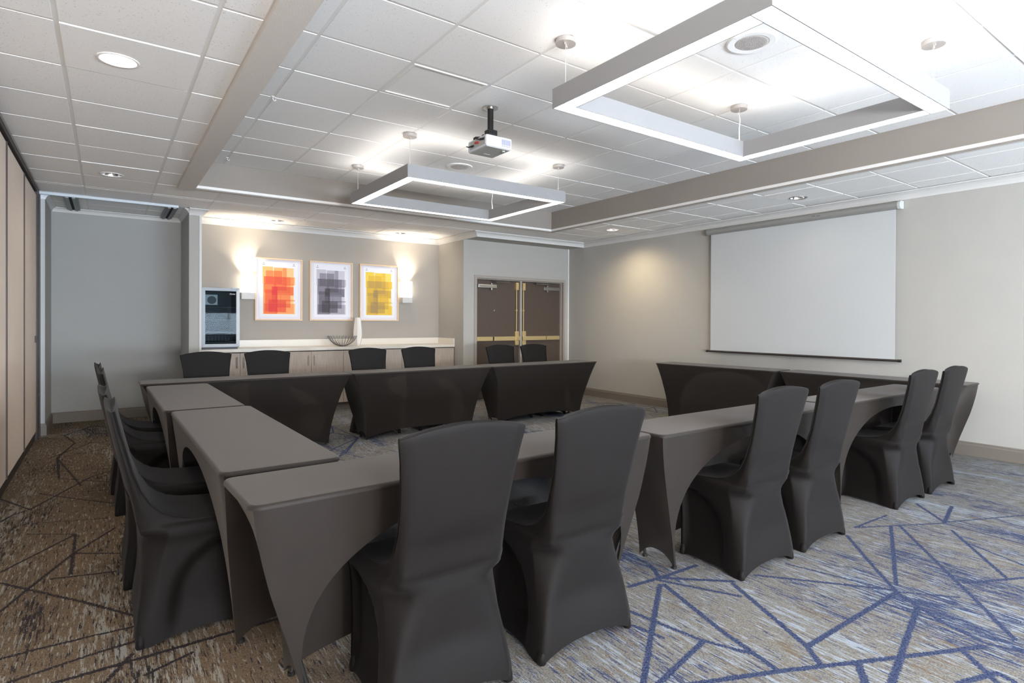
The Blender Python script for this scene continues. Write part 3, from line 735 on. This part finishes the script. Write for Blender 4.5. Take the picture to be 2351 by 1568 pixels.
fo = bpy.data.objects.new('tmp', fc); COL.objects.link(fo)
dg = bpy.context.evaluated_depsgraph_get(); lm = bpy.data.meshes.new_from_object(fo.evaluated_get(dg)); bpy.data.objects.remove(fo)
lm.materials.clear(); lo = link('logo', lm, 'logo_white', dro); lo.rotation_euler = (math.pi/2, 0, 0); lo.location = (0.135, -0.010, 0.70)

# ------------------------------------------------------------------ vase and wire bowl
bm = bmesh.new()
prof = [(0.034, 0.0), (0.048, 0.03), (0.063, 0.09), (0.071, 0.16), (0.070, 0.22), (0.062, 0.30), (0.052, 0.38), (0.046, 0.435), (0.043, 0.437), (0.042, 0.42), (0.03, 0.30)]
n = 12; rings = []
for k_, (r_, z_) in enumerate(prof):
    tw = 0.25*math.sin(z_*9)
    rings.append([bm.verts.new((r_*(1.0 if j % 2 == 0 else 0.84)*math.cos(2*math.pi*j/n+tw*0.3), r_*(1.0 if j % 2 == 0 else 0.84)*math.sin(2*math.pi*j/n+tw*0.3), z_)) for j in range(n)])
for A, B in zip(rings, rings[1:]):
    for j in range(n): bm.faces.new((A[j], A[(j+1) % n], B[(j+1) % n], B[j]))
bm.faces.new(rings[0]); bm.faces.new(rings[-1])
v_ = tag(from_bm('vase', bm, 'porcelain'), 'tall white fluted ceramic vase on the counter right of the wire bowl', 'vase'); v_.location = (3.145, 8.95, 0.9305)
bw = tag(empty('wire_bowl', (2.875, 8.86, 0.9305)), 'open wire fruit bowl of curved steel ribs on the counter', 'bowl')
for k in range(26):
    a = 2*math.pi*k/26; bm = bmesh.new()
    pts = [(r_*math.cos(a), r_*math.sin(a), z_) for r_, z_ in ((0.03, 0.004), (0.07, 0.010), (0.12, 0.035), (0.165, 0.075), (0.195, 0.115), (0.214, 0.155))]
    add_tube(bm, pts, 0.0038, 6); from_bm('rib', bm, 'steel', bw, True)
bm = bmesh.new(); add_cyl(bm, (0, 0, 0.005), 0.045, 0.01, 24); from_bm('base', bm, 'bronze', bw)

# ------------------------------------------------------------------ sconces
for sx, lb in ((1.625, 'glowing white wall sconce between the cooler and the orange art'), (4.06, 'glowing white wall sconce right of the yellow art')):
    r = tag(empty('wall_sconce', (sx, YA, 1.62)), lb, 'lamp', 'pair of wall sconces')
    bm = bmesh.new(); add_box(bm, -0.085, 0.085, -0.10, -0.012, 0.095, 0.365, 0.012); from_bm('glass_shade', bm, 'sconce_glow', r)
    bm = bmesh.new(); add_box(bm, -0.088, 0.088, -0.103, -0.002, 0.0, 0.095, 0.003); from_bm('bracket', bm, 'white_trim', r)
    bm = bmesh.new(); add_box(bm, -0.06, 0.06, -0.012, -0.001, 0.095, 0.30); from_bm('back_plate', bm, 'white_trim', r)
    l = bpy.data.lights.new('sconce_bulb', 'AREA'); l.shape = 'RECTANGLE'; l.size = 0.15; l.size_y = 0.07; l.energy = 2.6; l.spread = math.radians(100); l.color = (1, 0.87, 0.7)
    o = bpy.data.objects.new('sconce_bulb', l); COL.objects.link(o); o.parent = r; o.location = (0, -0.056, 0.37); o.rotation_euler = (math.pi, 0, 0)

# ------------------------------------------------------------------ framed prints
RECT = [(0, 0.0, .32, .36, .25), (.10, .09, .60, .36, .3), (.35, .02, .75, .5, .3), (.62, .02, .97, .4, .2), (.04, .21, 1.0, .38, .3), (.04, .21, .86, .55, .2),
        (.02, .36, .42, 1, .25), (.28, .42, .96, .60, .45), (.08, .48, .44, .94, .4), (.28, .42, .44, .75, .3), (.42, .60, .87, .86, .35), (.18, .70, .73, .96, .45),
        (.05, .78, 1, 1, .25), (.72, .70, 1, .725, .3), (.40, .42, .46, .99, .35), (.02, .36, .96, .98, .2), (.55, .55, .57, .95, .2)]
def print_mesh(stops):
    nx, ny = 50, 72; bm_v = []; xs = np.linspace(0, 1, nx+1); ys = np.linspace(0, 1, ny+1)
    rr = random.Random(7)
    me = bpy.data.meshes.new('print'); v = [(x, 0, 1-y) for y in ys for x in xs]
    f = [(j*(nx+1)+i, j*(nx+1)+i+1, (j+1)*(nx+1)+i+1, (j+1)*(nx+1)+i) for j in range(ny) for i in range(nx)]
    me.from_pydata(v, [], f); at = me.attributes.new('ink', 'FLOAT_COLOR', 'FACE'); cols = []
    st = [np.array(lin(c)) for c in stops]
    for j in range(ny):
        for i in range(nx):
            cx, cy = (i+.5)/nx, (j+.5)/ny; t = 0.0; hit = False
            for x0, y0, x1, y1, s in RECT:
                if x0 <= cx < x1 and y0 <= cy < y1: t = 1-(1-t)*(1-min(.9, s*1.12)); hit = True
            t = min(1, t*1.0+(0.08 if hit else 0)+rr.uniform(-.015, .015)*hit) if hit else 0
            q = max(0, min(2.999, t*3)); k = int(q); c = st[k]*(1-(q-k))+st[k+1]*(q-k)
            cols.append((*c, 1))
    at.data.foreach_set('color', np.array(cols, dtype=np.float32).ravel())
    return me
PAL = [((240, 239, 244), (252, 196, 120), (246, 120, 56), (226, 44, 44)), ((240, 239, 244), (205, 200, 210), (128, 122, 134), (62, 54, 58)), ((240, 239, 244), (246, 212, 74), (226, 180, 60), (166, 136, 84))]
AL = ['oak-framed abstract print of overlapping orange and red rectangles', 'oak-framed abstract print of overlapping grey rectangles, the middle one', 'oak-framed abstract print of overlapping yellow rectangles']
for i, cx in enumerate((2.055, 2.822, 3.597)):
    r = tag(empty('framed_print', (cx, YA, 1.316)), AL[i], 'picture', 'framed abstract prints above the counter')
    w2, h = 0.33, 0.92; t = 0.02
    bm = bmesh.new()
    for q in ((-w2, w2, -0.04, -0.001, 0, t), (-w2, w2, -0.04, -0.001, h-t, h), (-w2, -w2+t, -0.04, -0.001, t, h-t), (w2-t, w2, -0.04, -0.001, t, h-t)): add_box(bm, *q, 0.0015)
    from_bm('frame', bm, 'oak_frame', r)
    bm = bmesh.new(); add_box(bm, -w2+t, w2-t, -0.012, -0.002, t, h-t); from_bm('mount_board', bm, 'mat_board', r)
    bm = bmesh.new(); add_box(bm, -0.265, 0.265, -0.0165, -0.0145, 0.055, h-0.045); pa = from_bm('paper_sheet', bm, 'paper', r)
    me = print_mesh(PAL[i]); p_ = link('printed_image', me, 'print', pa); p_.scale = (0.45, 1, 0.70); p_.location = (-0.225, -0.0172, 0.095)
    bm = bmesh.new()
    for s in (-1, 1): add_cyl(bm, (s*0.21, -0.018, h-0.075), 0.006, 0.004, 10, 'y'); add_box(bm, s*0.21-0.018, s*0.21+0.018, -0.0172, -0.0168, h-0.099, h-0.093)
    from_bm('pin', bm, 'pin', pa)

# ------------------------------------------------------------------ chairs with stretch covers
LV = [(0.0,.245,0,.245,.05,.215,.43),(.03,.243,.001,.242,.052,.212,.432),(.07,.240,.003,.238,.055,.211,.435),(.13,.228,.008,.232,.060,.21,.436),(.2,.214,.016,.226,.066,.208,.438),(.27,.198,.026,.220,.074,.208,.442),
      (.33,.184,.038,.215,.084,.21,.445),(.375,.174,.048,.213,.094,.213,.449),(.400,.173,.050,.215,.100,.216,.452),(.420,.180,.040,.219,.104,.219,.455),(.438,.192,.022,.219,.10,.219,.453),
      (.453,.198,.014,.216,.098,.214,.445),(.461,.199,.0127,.212,.09,.207,.425),(.466,.199,.0117,.208,.08,.201,.36),(.471,.2,.0105,.205,.072,.198,.28),(.48,.2,.007,.203,.064,.197,.20),(.495,.2,.003,.202,.055,.197,.145),
      (.52,.2,-.001,.202,.042,.198,.10),(.56,.2005,-.008,.202,.025,.199,.06),(.62,.202,-.020,.203,.008,.201,.026),(.70,.206,-.038,.206,-.018,.204,-.002),(.79,.213,-.058,.213,-.040,.211,-.024),
      (.88,.224,-.078,.224,-.062,.222,-.046),(.935,.234,-.089,.234,-.074,.231,-.058),(.950,.236,-.090,.236,-.076,.233,-.061),(.957,.234,-.088,.234,-.076,.232,-.064)]
def side_dip(f, z):
    def ss(a, b_, x): x = max(0, min(1, (x-a)/(b_-a))); return x*x*(3-2*x)
    if z > .44: return 0.003*math.sin(f*math.pi)
    fc = 0.12+0.80*(max(z, 0)/.42)**5
    return 0.004*math.sin(f*math.pi) + 0.030*ss(fc, fc+0.14, f)*(1-ss(.88, 1.0, f))*(1-ss(.36, .42, z))*ss(-.05, .12, z)
def chair_ring(lv):
    z, wr, yr, ws, ys, wf, yf = lv; P = []
    NR, NS, NF = 16, 20, 10
    sag = 0.012*max(0, 1-abs(z-.2)/.2)          # cloth pulled in between the feet
    rb = 0.010 if z > .5 else 0.006
    for i in range(NR+1):                        # rear edge, from -x to +x
        s = -1+2*i/NR; P.append((wr*s, yr + sag*(1-s*s) - max(0, yr-.014)*1.0*(1-s**6) + (rb if abs(s) > .999 else 0) + (-0.012*(1-s*s) if z > .6 else 0), 'r', s))
    P.append((ws, ys, 's', -1))
    for i in range(1, NS):
        f = i/NS; b_ = side_dip(f, z)
        P.append((ws+(wf-ws)*f-b_, ys+(yf-ys)*f, 's', -1+2*f))
    for i in range(NF+1):
        s = 1-2*i/NF; yy = yf - (0.010 if abs(s) > .999 else 0) - sag*(1-s*s)+ (0.008*(1-s*s) if z > .4 and z < .47 else 0)
        P.append((wf*s, yy, 'f', s))
    for i in range(NS-1, 0, -1):
        f = i/NS; b_ = side_dip(f, z)
        P.append((-(ws+(wf-ws)*f-b_), ys+(yf-ys)*f, 's', -1+2*f))
    P.append((-ws, ys, 's', -1))
    out = []
    for x, y_, k, s in P:
        hem = {'r': 0.052, 's': 0.018, 'f': 0.06}[k]*(1-abs(s)**2.6)
        zz = z
        if z < .4: zz = z + hem*(1-z/.4)
        if z > .6: zz = z + 0.031*max(0, 1-(x/max(wr, .01))**2)*((z-.6)/.357)**1.5
        out.append((x, y_, zz))
    return out
def interp_levels(L_, sub=2):
    out = []
    for a, b_ in zip(L_, L_[1:]):
        for k in range(sub): f = k/sub; out.append(tuple(a[i]*(1-f)+b_[i]*f for i in range(7)))
    return out+[L_[-1]]
def chair_meshes():
    lv = interp_levels(LV, 2); rings = [chair_ring(l) for l in lv]; n = len(rings[0]); V = [p for r in rings for p in r]
    F = [(i*n+k, i*n+(k+1) % n, (i+1)*n+(k+1) % n, (i+1)*n+k) for i in range(len(rings)-1) for k in range(n)]
    top = len(rings)-1
    # cap over the top as strips joining rear and front edges
    NR, NS, NF = 16, 20, 10
    cap = [tuple(top*n+k for k in range(n))]
    me = bpy.data.meshes.new('cover'); me.from_pydata(V, [], F+cap)
    # whole-surface normals (area weighted), reused on the pieces so that they shade as one cloth
    Va = np.array(V); nr = np.zeros_like(Va)
    for f in F:
        a, b_, c, d = (Va[i] for i in f); nn = np.cross(c-a, d-b_)
        for i in f: nr[i] += nn
    for i in range(n): nr[top*n+i] += np.array((0, 0, 0.0015))
    nr /= np.maximum(np.linalg.norm(nr, axis=1)[:, None], 1e-9)
    pieces = {}
    def piece(nm, i0, i1, capped):
        idx = list(range(i0*n, (i1+1)*n)); mp = {j: k for k, j in enumerate(idx)}
        fs = [tuple(mp[q] for q in f) for f in F[i0*n:i1*n]]
        if capped: fs.append(tuple(mp[q] for q in cap[0]))
        m_ = bpy.data.meshes.new(nm); m_.from_pydata([V[j] for j in idx], [], fs)
        m_.polygons.foreach_set('use_smooth', [True]*(len(fs)-(1 if capped else 0))+([False] if capped else []))
        m_.normals_split_custom_set_from_vertices([tuple(nr[j]) for j in idx])
        m_.materials.append(MT['fabric']); pieces[nm] = m_
    zi = [l[0] for l in lv]
    a = next(i for i, z in enumerate(zi) if z >= .400-1e-6); b_ = next(i for i, z in enumerate(zi) if z >= .52-1e-6)
    piece('skirt', 0, a, False); piece('seat', a, b_, False); piece('backrest', b_, top, True)
    bpy.data.meshes.remove(me)
    bm = bmesh.new(); add_lathe(bm, [(0.0005, 0.0), (0.016, 0.0), (0.019, 0.006), (0.017, 0.03), (0.010, 0.055), (0.0005, 0.06)], 12)
    m_ = bpy.data.meshes.new('foot_cup'); bm.to_mesh(m_); bm.free(); m_.polygons.foreach_set('use_smooth', [True]*len(m_.polygons)); m_.materials.append(MT['fabric']); pieces['foot_cup'] = m_
    return pieces
CH = chair_meshes()
def chair(x, y, rz, label, group):
    """x, y: middle of the line between the rear feet; rz = 0 faces +y"""
    r = tag(empty('covered_chair', (x, y, 0), rz), label, 'chair', group)
    for nm in ('skirt', 'seat', 'backrest'):
        o = bpy.data.objects.new(nm, CH[nm]); COL.objects.link(o); o.parent = r
    for fx, fy in ((-.231, .018), (.231, .018), (-.201, .418), (.201, .418)):
        o = bpy.data.objects.new('foot_cup', CH['foot_cup']); COL.objects.link(o); o.parent = r; o.location = (fx, fy, 0)
    return r
g = 'covered chairs along the near tables'
for x, y, a, lb in ((0.952, 1.750, 0.0, 'black spandex-covered chair nearest the camera, largest, cut off by the lower edge'), (1.575, 1.757, 0.0, 'black spandex-covered chair second from the left in the near row'),
              (2.840, 1.735, 0.0, 'black spandex-covered chair third in the near row, before the second near table'), (3.450, 1.742, 0.0, 'black spandex-covered chair fourth in the near row, right of the third'),
              (4.717, 1.757, 0.0, 'black spandex-covered chair fifth in the near row, tucked under the far right near table'), (5.333, 1.760, 0.0, 'black spandex-covered chair at the right end of the near row')):
    chair(x, y, a, lb, g)
g = 'covered chairs along the left tables'
for x, y, lb in ((0.092, 3.045, 'black spandex-covered chair nearest in the left row, seen from the side'), (0.065, 3.70, 'black spandex-covered chair second in the left row'),
                 (0.045, 5.04, 'black spandex-covered chair third in the left row'), (0.025, 5.64, 'black spandex-covered chair farthest in the left row')):
    chair(x, y, -math.pi/2, lb, g)
g = 'covered chairs behind the far tables'
for x, lb in ((0.836, 'covered chair behind the far table, in front of the column and cooler'), (1.43, 'covered chair behind the far table, in front of the first cabinet'),
              (2.56, 'covered chair behind the far table, below the white vase'), (3.23, 'covered chair behind the far table, before the last cabinet'),
              (4.48, 'covered chair behind the far table, in front of the left door leaf'), (5.066, 'covered chair behind the far table, in front of the right door leaf')):
    chair(x, 6.86, math.pi, lb, g)

# ------------------------------------------------------------------ tables with stretch covers
H = 0.755
def table(cx, cy, rz, L_, D_, label, group, ix=0.20, iyc=0.09, iyf=0.05):
    """local -y is the open chair side"""
    r = tag(empty('covered_table', (cx, cy, 0), rz), label, 'table', group)
    hl, hd = L_/2, D_/2; rc = 0.042
    def q(t): return 1-(1-t)**2.1
    def qs(t): x = max(0, min(1, (t-.04)/.90)); return 0.75*t**1.15+0.25*x*x*(3-2*x)
    def corner(sx, sy, t):
        return (sx*(hl-ix*(qs(t) if sy < 0 else q(t))), sy*(hd-(iyc if sy < 0 else iyf)*t))
    # top: flat middle and rounded rim
    def outline(off, z):
        P = []
        for sx, sy, a0 in ((1, 1, 0), (-1, 1, 90), (-1, -1, 180), (1, -1, 270)):
            for k in range(6):
                a = math.radians(a0+18*k); P.append((sx*(hl-rc)+(rc-off)*math.cos(a), sy*(hd-rc)+(rc-off)*math.sin(a), z))
        return P
    bm = bmesh.new(); rings = [[bm.verts.new(p) for p in outline(o_, z_)] for o_, z_ in ((0.0, H-0.016), (0.0, H-0.011), (0.002, H-0.005), (0.006, H-0.001), (0.011, H))]
    for A, B in zip(rings, rings[1:]):
        for k in range(24): bm.faces.new((A[k], A[(k+1) % 24], B[(k+1) % 24], B[k]))
    bm.faces.new(rings[-1]); tp = from_bm('top_cloth', bm, 'cloth_top', r, True)
    tp.data.polygons[len(tp.data.polygons)-1].use_smooth = False
    def panel(nm, fn, hem, nu, nv, bulge=0.0):
        bm = bmesh.new(); G = []
        for i in range(nu+1):
            u = -1+2*i/nu; u = math.copysign(abs(u)**0.8, u); h_ = hem(u); col_ = []
            for j in range(nv+1):
                z = (H-0.013)-(H-0.013-h_)*j/nv; t = (H-z)/H; x, y_ = fn(u, t); col_.append(bm.verts.new((x, y_, z)))
            G.append(col_)
        for i in range(nu):
            for j in range(nv): bm.faces.new((G[i][j], G[i+1][j], G[i+1][j+1], G[i][j+1]))
        o = from_bm(nm, bm, 'cloth_side', r, True); return o
    def rnd(u):        # pull the outermost column round the table corner
        e = max(0.0, (abs(u)-(1-rc/hl))/(rc/hl)); return rc*0.3*e*e
    def side(sy):
        def f(u, t):
            cxx, cyy = corner(1, sy, t); fade = max(0, 1-t*2.5)
            return (u*(cxx-rc*0.3*fade), cyy - sy*rnd(u)*fade - sy*0.006*math.sin(math.pi*min(1, t))*(1-u*u))
        return f
    def end(sx):
        def f(u, t):
            ya = corner(sx, -1, t)[1]; yb = corner(sx, 1, t)[1]; f_ = (u+1)/2; cxx = corner(sx, 1, t)[0]*f_+corner(sx, -1, t)[0]*(1-f_); fade = max(0, 1-t*2.5)
            b_ = 0.03*math.sin(math.pi*min(1, t))*(1-u*u)
            return (cxx - sx*b_ - sx*rc*0.3*fade*abs(u)**6, (ya+yb)/2+u*((yb-ya)/2-rc*0.3*fade))
        return f
    panel('chair_side_cloth', side(-1), lambda u: 0.012+0.655*max(0, 1-abs(u)**2.2)**(1/2.2), 56, 22)
    panel('front_cloth', side(1), lambda u: 0.012+0.075*(1-abs(u)**3), 40, 18)
    for s in (-1, 1): panel('end_cloth', end(s), lambda u: 0.012+0.065*(1-abs(u)**2.5), 14, 18)
    bm = bmesh.new(); add_box(bm, -hl+0.07, hl-0.07, -hd+0.045, hd-0.045, H-0.035, H-0.008); from_bm('tabletop', bm, 'table_board', r)
    for s in (-1, 1):
        for sy in (-1, 1):
            bm = bmesh.new(); pts = []
            for t in (1.0, .9, .75, .6, .45, .3, .15, .06):
                cx_, cy_ = corner(s, sy, t); pts.append((cx_-s*0.022, cy_-sy*0.020, H*(1-t)+(0.012 if t == 1.0 else 0)))
            add_tube(bm, pts, 0.009, 8); add_tube(bm, [(pts[0][0], pts[0][1], 0.0), (pts[0][0], pts[0][1], 0.014)], 0.014, 10)
            from_bm('leg', bm, 'black_metal', r)
    return r
g = 'tables in black spandex covers set in a hollow square'
table(1.268, 2.160, math.radians(2.2), 1.865, 0.42, 'black spandex-covered table nearest the camera, behind the two nearest chairs', g)
table(3.115, 2.135, math.radians(0.3), 1.80, 0.39, 'black spandex-covered table right of the nearest one in the near row', g)
table(4.960, 2.150, math.radians(0.3), 1.82, 0.38, 'black spandex-covered table at the right end of the near row with an arched opening', g)
table(0.550, 3.315, -math.pi/2+math.radians(0.6), 1.82, 0.45, 'black spandex-covered table in the left row, the nearer one', g)
table(0.505, 5.095, -math.pi/2+math.radians(0.6), 1.68, 0.46, 'black spandex-covered table in the left row, the farther one', g)
FI = dict(iyc=0.03, iyf=0.17)
table(1.165, 6.325, math.pi, 1.86, 0.43, 'far spandex-covered table at the left, in front of the cooler and cabinets', g, **FI)
table(2.970, 6.325, math.pi, 1.74, 0.43, 'far spandex-covered table in the middle, translucent front panel', g, **FI)
table(4.725, 6.325, math.pi, 1.76, 0.43, 'far spandex-covered table at the right, in front of the double door', g, **FI)
table(6.345, 4.62, math.pi/2+math.radians(4.5), 1.72, 0.42, 'spandex-covered table below the screen by the right wall, the farther one', g)
table(6.47, 2.82, math.pi/2+math.radians(1.0), 1.82, 0.42, 'spandex-covered table by the right wall, the nearer one behind the covered chairs', g)
